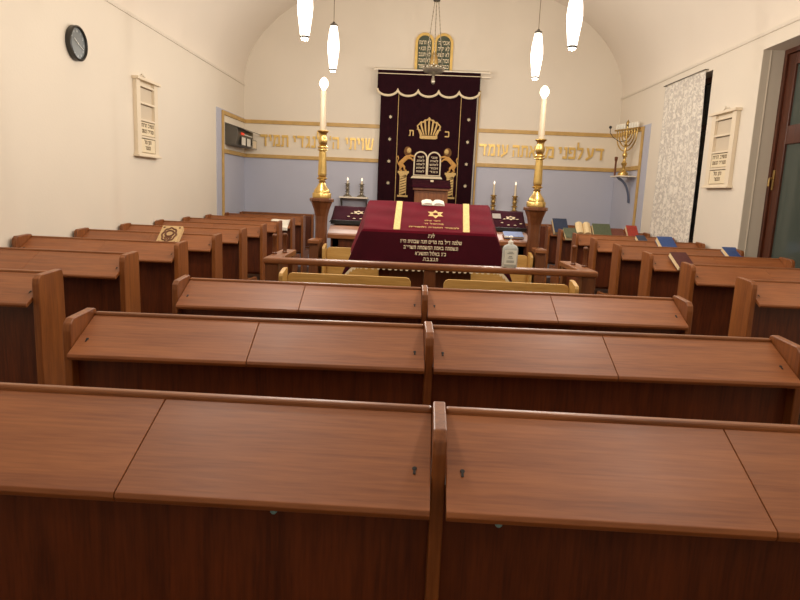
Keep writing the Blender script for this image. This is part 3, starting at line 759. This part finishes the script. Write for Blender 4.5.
# ------------------------------------------------------------------ gilded wall lettering
def inscription(label, words, z, h):
    r = thing('wall_lettering', label, 'lettering', (0, YB - .012, z))
    for w_, x0, x1 in words:
        # widths first
        gl = [(ch, glyph(ch)) for ch in w_]
        tot = sum(g_[3] - g_[2] for _, g_ in gl) + .09 * (len(gl) - 1)
        sx = (x1 - x0) / tot; x = x1
        for ch, g_ in gl:
            wd = (g_[3] - g_[2]) * sx
            t = bmesh.new(); vs = [t.verts.new((x - wd + (p[0] - g_[2]) * sx, -.016 - p[2] * .03, p[1] * h / .57)) for p in g_[0]]
            for q in g_[1]:
                try: t.faces.new([vs[i] for i in q])
                except ValueError: pass
            bmesh.ops.recalc_face_normals(t, faces=t.faces)
            m = MB(); m._merge(t); m.build('letter', 'goldletter', r)
            x -= wd + .09 * sx
inscription('gold Hebrew lettering on the cream wall band left of the ark', [('שויתי', -1.42, -.885), ('ה׳', -1.72, -1.545), ('לנגדי', -2.42, -1.85), ('תמיד', -3.05, -2.51)], 2.29, .215)
inscription('gold Hebrew lettering on the cream wall band right of the ark', [('דע', 3.13, 3.46), ('לפני', 2.62, 3.08), ('מי', 2.26, 2.53), ('אתה', 1.75, 2.20), ('עומד', 1.12, 1.67)], 2.275, .215)

# ------------------------------------------------------------------ small shelves and candlesticks by the ark
sh = thing('wall_shelf', 'small white wall shelf left of the ark carrying two silver candlesticks', 'shelf', (-1.22, YB - .007, 1.375))
MB().box(-.27, .27, -.24, 0, 0, .028, .004).build('board', 'white', sh)
for s in (-1, 1): MB().prism([(0, -.001), (-.2, -.001), (-.2, -.02), (-.02, -.22), (0, -.22)], 'x', s * .24 - .01, s * .24 + .01).build('bracket', 'greystrip', sh)
s2 = thing('wall_shelf', 'small white wall shelf right of the ark behind the maroon book stand', 'shelf', (1.64, YB - .007, 1.20))
MB().box(-.32, .32, -.24, 0, 0, .028, .004).build('board', 'white', s2)
for s in (-1, 1): MB().prism([(0, -.001), (-.2, -.001), (-.2, -.02), (-.02, -.22), (0, -.22)], 'x', s * .27 - .01, s * .27 + .01).build('bracket', 'greystrip', s2)
def stick(label, x, z, hs, hc, rb, mat, grp):
    r = thing('candlestick', label, 'candlestick', (x, YB - .13, z), 0, grp)
    MB().lathe([(rb, 0), (rb, .012), (rb * .8, .025), (rb * .35, .05), (rb * .3, hs * .3), (rb * .62, hs * .36), (rb * .3, hs * .43), (rb * .45, hs * .6), (rb * .28, hs * .72), (rb * .5, hs * .82), (rb * .3, hs * .88), (rb * .6, hs * .96), (rb * .6, hs)], seg=16).build('stem', mat, r, smooth=True)
    c = MB().lathe([(.020, hs + .0005), (.018, hs + hc)], seg=12).build('candle', 'candlewax', r, smooth=True)
    MB().lathe([(.006, hs + hc), (.015, hs + hc + .02), (.012, hs + hc + .04), (.002, hs + hc + .065)], seg=10).build('flame_tip', 'smallflame', c, smooth=True)
stick('silver candlestick with short candle, left one on the left wall shelf', -1.345, 1.4035, .25, .05, .085, 'silver', 'candlesticks on the left shelf')
stick('silver candlestick with short candle, right one on the left wall shelf', -1.075, 1.4035, .25, .05, .085, 'silver', 'candlesticks on the left shelf')
stick('brass candlestick with tall white candle, nearer the curtain on the right wall shelf', 1.44, 1.2285, .32, .20, .10, 'dullbrass', 'candlesticks on the right shelf')
stick('brass candlestick with tall white candle, nearer the big column on the right shelf', 1.845, 1.2285, .32, .20, .10, 'dullbrass', 'candlesticks on the right shelf')

# menorah on the right wall
ms = thing('menorah_shelf', 'white bracket shelf on the right wall under the brass menorah', 'shelf', (XR - .021, 11.28, 1.965))
MB().box(-.30, 0, -.24, .24, -.022, 0, .004).build('board', 'white', ms)
arc = [(-.26 + .26 * math.sin(t), -.023 - .44 * (1 - math.cos(t))) for t in [PI / 2 * k / 10 for k in range(11)]]
arc2 = [(-.26 + .225 * math.sin(t), -.065 - .39 * (1 - math.cos(t))) for t in [PI / 2 * k / 10 for k in range(1, 11)]]
MB().prism(arc + arc2[::-1], 'y', -.012, .012).build('bracket', 'slate', ms)
mr_ = thing('menorah', 'brass menorah with curved arms and pale candle cups on the right wall shelf', 'menorah', (XR - .17, 11.30, 1.966), -PI / 2 + .3)
MB().lathe([(.095, 0), (.095, .015), (.085, .03), (.085, .05), (.055, .07), (.04, .09), (.024, .11), (.024, .16), (.045, .19), (.05, .21), (.032, .24), (.022, .26), (.022, .30), (.042, .34), (.042, .37), (.02, .41), (.018, .50), (.03, .525), (.016, .55), (.014, .84)], seg=18).build('stem', 'brass', mr_, smooth=True)
for i, rr in enumerate((.075, .145, .215, .285)):
    for s in (-1, 1):
        a = MB(); zc = .72; pts = [(s * rr * math.sin(t), 0, zc - rr * 1.05 * math.cos(t)) for t in [PI / 2 * k / 10 for k in range(11)]] + [(s * rr, 0, .775)]
        a.tube(pts, .011, 8); a.build('arm', 'brass', mr_, smooth=True)
MB().box(-.33, .33, -.03, .03, .775, .80, .003).build('oil_bar', 'dullbrass', mr_)
for i, xx in enumerate((-.285, -.215, -.145, -.075, .075, .145, .215, .285)):
    MB().lathe([(.022, .8005), (.028, .82), (.028, .885), (.016, .89)], (xx, 0, 0), 10).build('candle_cup', 'paper', mr_, smooth=True)
MB().lathe([(.016, .841), (.028, .86), (.03, .90), (.012, .93), (.004, .95)], seg=12).build('finial', 'dullbrass', mr_, smooth=True)
a = MB(); a.tube([(0, -.012, .60), (-.02, -.11, .57), (-.06, -.22, .64), (-.09, -.27, .72), (-.09, -.275, .79)], .006, 8); a.ball((-.09, -.275, .81), .026); a.build('shadow_arm', 'bezel', mr_, smooth=True)  # dark arm modelled after the menorah's shadow on the wall
st = MB(); st.lathe([(.018, 0), (.016, .25), (.026, .27), (.03, .32), (.02, .33)], (0, 0, 0), 12)
o = st.build('candle_snuffer', 'postwood', smooth=True); o.location = (XR - .27, 11.44, 1.966); tag(o, 'thin dark brown candle snuffer standing beside the menorah on the shelf', 'candle snuffer')

# grey memorial box on the left wall
mb_ = thing('memorial_box', 'dark grey sloped metal box with red light and white cards on the left wall', 'box', (XL + .021, 11.05, 2.215))
MB().prism([(0, .0), (.18, .0), (.22, .16), (.22, .29), (0, .36)], 'y', 0, 1.02, .004).build('housing', 'greystrip', mb_)
MB().prism([(0, .361), (.36, .255), (.36, .265), (0, .371)], 'y', -.01, 1.06).build('lid', 'greystrip', mb_)
MB().box(.2205, .23, .22, .94, .195, .213).build('light_strip', 'paper', mb_)
MB().box(.2205, .24, .20, .36, .188, .228, .004).build('red_light', 'red', mb_)
for y in (.18, .52):
    f = MB().box(.222, .236, y, y + .29, .005, .165, .003).build('card_frame', 'greystrip', mb_)
    MB().box(.2365, .238, y + .03, y + .26, .02, .15).build('white_card', 'paper', f)
f = MB().box(.24, .255, .86, 1.16, -.01, .16, .003).build('card_frame', 'silver', mb_); MB().box(.2555, .257, .89, 1.13, .01, .14).build('white_card', 'card', f)
MB().box(.17, .24, .95, 1.0, .06, .10).build('frame_arm', 'greystrip', mb_)

# ------------------------------------------------------------------ announcement boards
def board(label, side, y, z0, w_, h):
    r = thing('prayer_board', label, 'board', ((XL if side < 0 else XR), y, z0), PI / 2 if side < 0 else -PI / 2, 'prayer notice boards')
    # local frame: x along the board to the right as you face it, -y towards the room
    hw = w_ / 2
    MB().box(-hw, hw, -.012, -.0005, .02, h - .02, .002).build('backboard', 'boardwhite', r)
    MB().box(-hw - .03, hw + .03, -.085, -.0005, h - .02, h + .012, .004).build('top_ledge', 'boardwhite', r)
    b = MB(); b.box(-hw - .03, hw + .03, -.075, -.0005, -.01, .012, .004); b.box(-hw - .015, hw + .015, -.055, -.0005, .012, .035); b.build('bottom_ledge', 'boardwhite', r)
    for s in (-1, 1): MB().box(hw - .10 if s > 0 else -hw - .002, hw + .002 if s > 0 else -hw + .10, -.048, -.0125, .036, h - .021).build('side_frame', 'boardwhite', r)
    sh_ = (h - .10) / 4
    for k in range(4):
        z = .045 + k * sh_
        MB().box(-hw + .101, hw - .101, -.048, -.0125, z + sh_ - .03, z + sh_ - .008).build('slot_rail', 'boardwhite', r)
        MB().box(-hw + .101, hw - .101, -.020, -.0125, z + sh_ - .038, z + sh_ - .031).build('slot_shadow', 'slotline', r)  # dark strip stands in for the shadow under each slot rail
        if k >= 2: MB().box(-hw + .102, hw - .102, -.014, -.0125, z, z + sh_ - .039).build('empty_slot', 'boardshade', r)
        else:
            cdd = MB().box(-hw + .102, hw - .102, -.040, -.0125, z, z + sh_ - .040).build('text_card', 'card', r)
            for j, tx in enumerate(((('ותן טל', .20), ('ומטר', .15)), (('משיב הרוח', .36), ('ומוריד הגשם', .34)))[k]):
                MB().text(tx[0], .075, Matrix.Translation((.0 if k else -.005, -.0405, z + sh_ * .50 - j * .068)) @ Matrix.Rotation(PI / 2, 4, 'X'), .002, width=tx[1] * w_ / .62).build('card_text', 'ink', cdd)
    hk = MB(); hk.tube([(-hw * .4, -.012, h + .021), (-hw * .2, -.012, h + .06), (hw * .1, -.012, h + .045)], .006, 6); hk.ball((-hw * .2, -.012, h + .062), .013)
    hk.build('hook', 'reveal', r)
board('white prayer board with Hebrew cards hanging on the left wall', -1, 7.86, 1.84, .60, .89)
board('white prayer board with Hebrew cards hanging on the right wall beside the window', 1, 8.04, 1.755, .62, .90)

# wall clock
ck = thing('wall_clock', 'round black wall clock high on the left wall', 'clock', (XL + .0005, 6.31, 2.82), PI / 2)
def rotx(): return Matrix.Rotation(PI / 2, 4, 'X')
MB().lathe([(.155, 0), (.163, .008), (.163, .05), (.15, .058), (.143, .05), (.143, .035)], seg=40, mat=rotx(), cap=False).build('case', 'bezel', ck, smooth=True)
MB().lathe([(.144, .02), (.144, .034)], seg=40, mat=rotx()).build('dial', 'clockface', ck)
mk = MB()
for k, tx in enumerate(('12', '1', '2', '3', '4', '5', '6', '7', '8', '9', '10', '11')):
    a = 2 * PI * k / 12
    mk.text(tx, .036, Matrix.Translation((.115 * math.sin(a), -.0345, .115 * math.cos(a) - .012)) @ rotx(), .001, rtl=False)
mk.build('numerals', 'clockmark', ck)
for a, ln, wd in ((-1.0, .072, .010), (1.95, .105, .007)):
    h = MB(); h.box(-wd / 2, wd / 2, -.040, -.038, -.015, ln, mat=Matrix.Rotation(a, 4, 'Y')); h.build('hand', 'clockmark', ck)
MB().lathe([(.009, .035), (.009, .043)], seg=14, mat=rotx()).build('hub', 'clockmark', ck)

# ------------------------------------------------------------------ window with lace, door
wd_ = bpy.data.objects.new('window_1', None); COL.objects.link(wd_); wd_.location = (XR + .22, (WY0 + WY1) / 2, WZ0); struct(wd_)
W2, H2 = (WY1 - WY0) / 2, WZ1 - WZ0
f = MB()
f.box(-.03, .03, -W2, -W2 + .07, 0, H2); f.box(-.03, .03, W2 - .07, W2, 0, H2); f.box(-.03, .03, -W2 + .07, W2 - .07, 0, .07); f.box(-.03, .03, -W2 + .07, W2 - .07, H2 - .07, H2); f.box(-.025, .025, -.035, .035, .07, H2 - .07); f.box(-.025, .025, -W2 + .07, W2 - .07, 1.6, 1.66)
f.build('window_frame', 'door', wd_)
MB().box(.0, .008, -W2 + .07, W2 - .07, .07, H2 - .07).build('window_pane', 'nightglass', wd_)
lc = thing('lace_curtain', 'white patterned lace curtain over the window on the right wall', 'curtain', (XR, 9.45, 0))
m = MB(); m.grid(lambda u, v: (-.03 + .014 * math.sin(u * 2 * PI * 8 + math.sin(v * 4)) * (.6 + .4 * v), -.71 + 1.38 * u - .10 * v * (1 - u), 3.262 - 2.28 * v + .012 * math.sin(u * 3)), 90, 12)
m.build('lace', 'lace', lc, smooth=True)
m = MB(); m.tube([(-.045, -.72, 3.275), (-.045, .69, 3.281)], .008, 8); m.tube([(-.045, -.71, 3.275), (-.001, -.71, 3.275)], .006, 8); m.tube([(-.045, .68, 3.281), (-.001, .68, 3.281)], .006, 8); m.build('rod', 'greystrip', lc)

dr = bpy.data.objects.new('door_1', None); COL.objects.link(dr); dr.location = (XR + .235, 0, 0); struct(dr)
MB().box(0, .10, DY1 - .065, DY1, 0, DZ1).build('door_jamb', 'door', dr); MB().box(0, .10, DY0, DY0 + .06, 0, DZ1).build('door_jamb', 'door', dr); MB().box(0, .10, DY0 + .06, DY1 - .065, DZ1 - .05, DZ1).build('door_head', 'door', dr)
d0, d1 = DY0 + .065, DY1 - .07
lf = MB()
for a, b, z0, z1 in ((d1 - .15, d1, 0, DZ1 - .055), (d0, d0 + .15, 0, DZ1 - .055), (d0 + .15, d1 - .15, 0, .5), (d0 + .15, d1 - .15, 2.22, 2.42), (d0 + .15, d1 - .15, DZ1 - .18, DZ1 - .055)): lf.box(.02, .075, a, b, z0, z1, .006)
lv = lf.build('door_leaf', 'door', dr)
MB().box(.045, .053, d0 + .13, d1 - .13, .49, 2.23).build('lower_pane', 'doorglass', lv); MB().box(.045, .053, d0 + .13, d1 - .13, 2.41, DZ1 - .17).build('upper_pane', 'doorglass', lv)
hd = MB(); hd.box(.008, .019, d1 - .045, d1 - .012, 1.73, 1.95, .004); hd.tube([(.008, d1 - .028, 1.86), (-.025, d1 - .028, 1.86), (-.03, d1 - .028, 1.82), (-.03, d1 - .028, 1.77)], .010, 8)
hd.build('door_handle', 'dullbrass', dr, smooth=True)
struct(MB().box(XR + .085, XR + .092, DY1 - .022, DY1 - .0005, 0, DZ1 - .0005).build('trim_%d' % n, 'reveal')); n += 1
struct(MB().box(XR + .001, XR + .234, DY1 - .012, DY1 - .0004, 0, DZ1 - .0004).build('trim_%d' % n, 'reveal')); n += 1

# ------------------------------------------------------------------ pendant lamps
def vz(x): return ZC + RB * math.sqrt(max(0, 1 - ((x - XM) / RA) ** 2))
PZ = 2.81
def pendant(label, x, y, z):
    PZ = z
    r = thing('pendant_lamp', label, 'lamp', (x, y, z), 0, 'white glass pendant lamps')
    MB().lathe([(.033, .012), (.040, .03), (.052, .12), (.063, .20), (.067, .26), (.061, .34), (.049, .42), (.039, .475), (.036, .48)], seg=24).build('glass_shade', 'shade', r, smooth=True)
    MB().lathe([(.027, -.012), (.033, 0), (.034, .011)], seg=20).build('bottom_glass', 'shade', r, smooth=True)
    MB().lathe([(.0345, .001), (.040, .002), (.040, .020), (.0345, .021)], seg=20, cap=False).build('bottom_ring', 'bezel', r, smooth=True)
    MB().lathe([(.041, .481), (.041, .50), (.02, .512), (.008, .53)], seg=18).build('top_cap', 'greystrip', r, smooth=True)
    zc = vz(x) - PZ
    MB().lathe([(.004, .53), (.004, zc - .04)], seg=8).build('cord', 'cord', r)
    MB().lathe([(.012, zc - .045), (.05, zc - .03), (.055, zc - .008)], seg=18).build('ceiling_rose', 'white', r, smooth=True)
pendant('lit white glass pendant lamp, nearer one of the left pair', -1.035, 5.72, 2.81)
pendant('lit white glass pendant lamp, farther one of the left pair', -1.03, 7.50, 2.865)
pendant('lit white glass pendant lamp, farther one of the right pair', 1.265, 7.50, 2.865)
pendant('lit white glass pendant lamp, nearer one of the right pair', 1.26, 5.72, 2.81)

# ------------------------------------------------------------------ books and papers on the pews
AN = math.atan2(LB.z - LF.z, LB.y - LF.y)
def lid_z(dy): return LF.z + (LB.z - LF.z) * (dy - LF.y) / (LB.y - LF.y)
def book(label, x, ypew, dy, w_, h, th, cover, rz=0.0, tilt=0.0, spine='right', lift=.0, deco=None):
    r = thing('book', label, 'book', (x, ypew + dy, lid_z(dy) + .0015 + lift)); r.rotation_euler = (AN + tilt, 0, rz)
    c = .003
    MB().box(-w_ / 2, w_ / 2, -h / 2, h / 2, 0, c).build('back_cover', cover, r)
    MB().box(-w_ / 2, w_ / 2, -h / 2, h / 2, th - c, th, .001).build('front_cover', cover, r)
    s = 1 if spine == 'right' else -1
    MB().box(min(s * (w_ / 2 - .004), s * w_ / 2), max(s * (w_ / 2 - .004), s * w_ / 2), -h / 2, h / 2, c, th - c).build('spine', cover, r)
    x0, x1 = (-w_ / 2 + .006, w_ / 2 - .005) if s > 0 else (-w_ / 2 + .005, w_ / 2 - .006)
    MB().box(x0, x1, -h / 2 + .005, h / 2 - .005, c, th - c).build('pages', 'pages', r)
    if deco: deco(r, w_, h, th)
    return r
def ornate(r, w_, h, th):
    z = th + .0006; d = MB()
    def oval(a, b, k=36): return [(a * math.cos(2 * PI * i / k) * (1 + .07 * math.cos(16 * PI * i / k)), b * math.sin(2 * PI * i / k) * (1 + .07 * math.cos(16 * PI * i / k)), z) for i in range(k)]
    d.tube(oval(w_ * .33, h * .36), .009, 6, closed=True); d.tube([(w_ * .2 * math.cos(2 * PI * i / 20), h * .16 * math.sin(2 * PI * i / 20) + h * .06, z) for i in range(20)], .010, 6, closed=True)
    for q in (-1, 0, 1): d.ball((q * w_ * .12, -h * .16, z), .016, 1, 1.3, .25, 10)
    for sx in (-1, 1):
        for sy in (-1, 1): d.ball((sx * w_ * .38, sy * h * .40, z), .012, 1, 1, .3, 8)
    d.box(-w_ * .14, w_ * .14, -h * .30, -h * .24, z - .0005, z + .001)
    d.build('tooling', 'toolbrown', r)
book('thick tan prayer book with ornate brown cover on a left wall pew', -2.415, YLP[3], .03, .20, .26, .05, 'ornate', .0, .22, lift=.028, deco=ornate)
pp = MB()
def sheet(u, v):
    y = .14 - .29 * v
    if y > LF.y: return (-.15 + .30 * u, y, lid_z(y) + .004 + .004 * math.sin(u * 7 + v * 5))
    return (-.15 + .30 * u, LF.y - .006, lid_z(LF.y) + .004 - (LF.y - y) * .9)
pp.grid(sheet, 12, 16); o = pp.build('paper_sheet', 'paper', smooth=True, solid=.002); o.location = (-2.17, YLP[7], 0)
tag(o, 'white paper sheet hanging over the front edge of a far left pew', 'paper')
book('maroon leather book with cream page edge on a right wall pew', 2.585, YRP[2], .0, .17, .24, .05, 'maroon', .14, .1, lift=.012)
book('blue book lying near the wall end of a right pew below the prayer board', 3.565, YRP[3], .05, .16, .24, .05, 'bluecloth', .05)
book('blue book on a right wall pew right below the lace curtain', 3.20, YRP[4], .06, .20, .26, .07, 'bluecloth', .06, .12)
book('small dark blue book with white page edge, on the right pew below red book', 3.21, YRP[5], .02, .13, .22, .06, 'navy', .04)
y6, y7 = YRP[6], YRP[7]
book('grey green book at the aisle end of a right pew, overhanging the desk', 2.42, y6, -.03, .20, .28, .05, 'greencloth', .03, .08, lift=.03)
open_book('open_book', 'open book with arched cream pages between two green books on right pew', (2.635, y6 + .07, lid_z(.07) + .085), 0, AN + .35, .23, .22, .05, 'greencloth')
book('moss green book right of the open book on a right pew', 2.915, y6, .05, .28, .26, .07, 'darkgreen', .02, .35, lift=.05)
book('red brown book left of the bright red book on a right pew', 3.155, y6, .03, .22, .24, .06, 'browncloth', .0, .15, lift=.02)
book('bright red patterned book on a far right pew near the wall corner', 3.39, y6, .05, .17, .24, .07, 'redcloth', .03, .35, lift=.05)
book('thick navy book with cream page edge at the aisle end of farthest right pew', 2.47, y7, .03, .25, .30, .08, 'navy', .1, .42, lift=.06)

# ------------------------------------------------------------------ light, world, camera
def point(x, y, z, e, r=.12, c=(255, 248, 238)):
    l = bpy.data.lights.new('lamp_fill_light', 'POINT'); l.energy = e; l.shadow_soft_size = r; l.color = lin(c)
    o = bpy.data.objects.new('lamp_fill_light', l); o.location = (x, y, z); COL.objects.link(o)
for x in (-1.03, 1.27):
    for y, e in ((9.6, 66), (4.0, 62), (2.2, 30), (.4, 14), (-1.2, 8)): point(x, y, PZ + .3, e)  # added fill lights without fixtures, standing in for unseen pendants
    for y in (5.72, 7.50): point(x, y, PZ - .12, 46, .05)
w = bpy.data.worlds.new('night'); bpy.context.scene.world = w; w.use_nodes = True
w.node_tree.nodes['Background'].inputs[0].default_value = (.02, .022, .03, 1); w.node_tree.nodes['Background'].inputs[1].default_value = 1.0

yaw, pitch, roll, fpx, H = -.021, .171, .0416, 631.0, 1.55
F = Vector((math.sin(yaw) * math.cos(pitch), math.cos(yaw) * math.cos(pitch), -math.sin(pitch)))
R = Vector((math.cos(yaw), -math.sin(yaw), 0)); U = R.cross(F)
R2 = R * math.cos(roll) + U * math.sin(roll); U2 = -R * math.sin(roll) + U * math.cos(roll)
cam = bpy.data.cameras.new('camera'); co = bpy.data.objects.new('camera', cam); COL.objects.link(co)
cam.sensor_fit = 'HORIZONTAL'; cam.sensor_width = 36; cam.lens = fpx / 800 * 36; cam.clip_start = .02
mw = Matrix((R2, U2, -F)).transposed().to_4x4(); mw.translation = (0, 0, H); co.matrix_world = mw
sc = bpy.context.scene; sc.camera = co
sc.view_settings.view_transform = 'Standard'; sc.view_settings.look = 'None'; sc.view_settings.exposure = 0.0
try:
    sc.cycles.use_denoising = True; sc.cycles.max_bounces = 8; sc.cycles.sample_clamp_indirect = 4
except Exception: pass
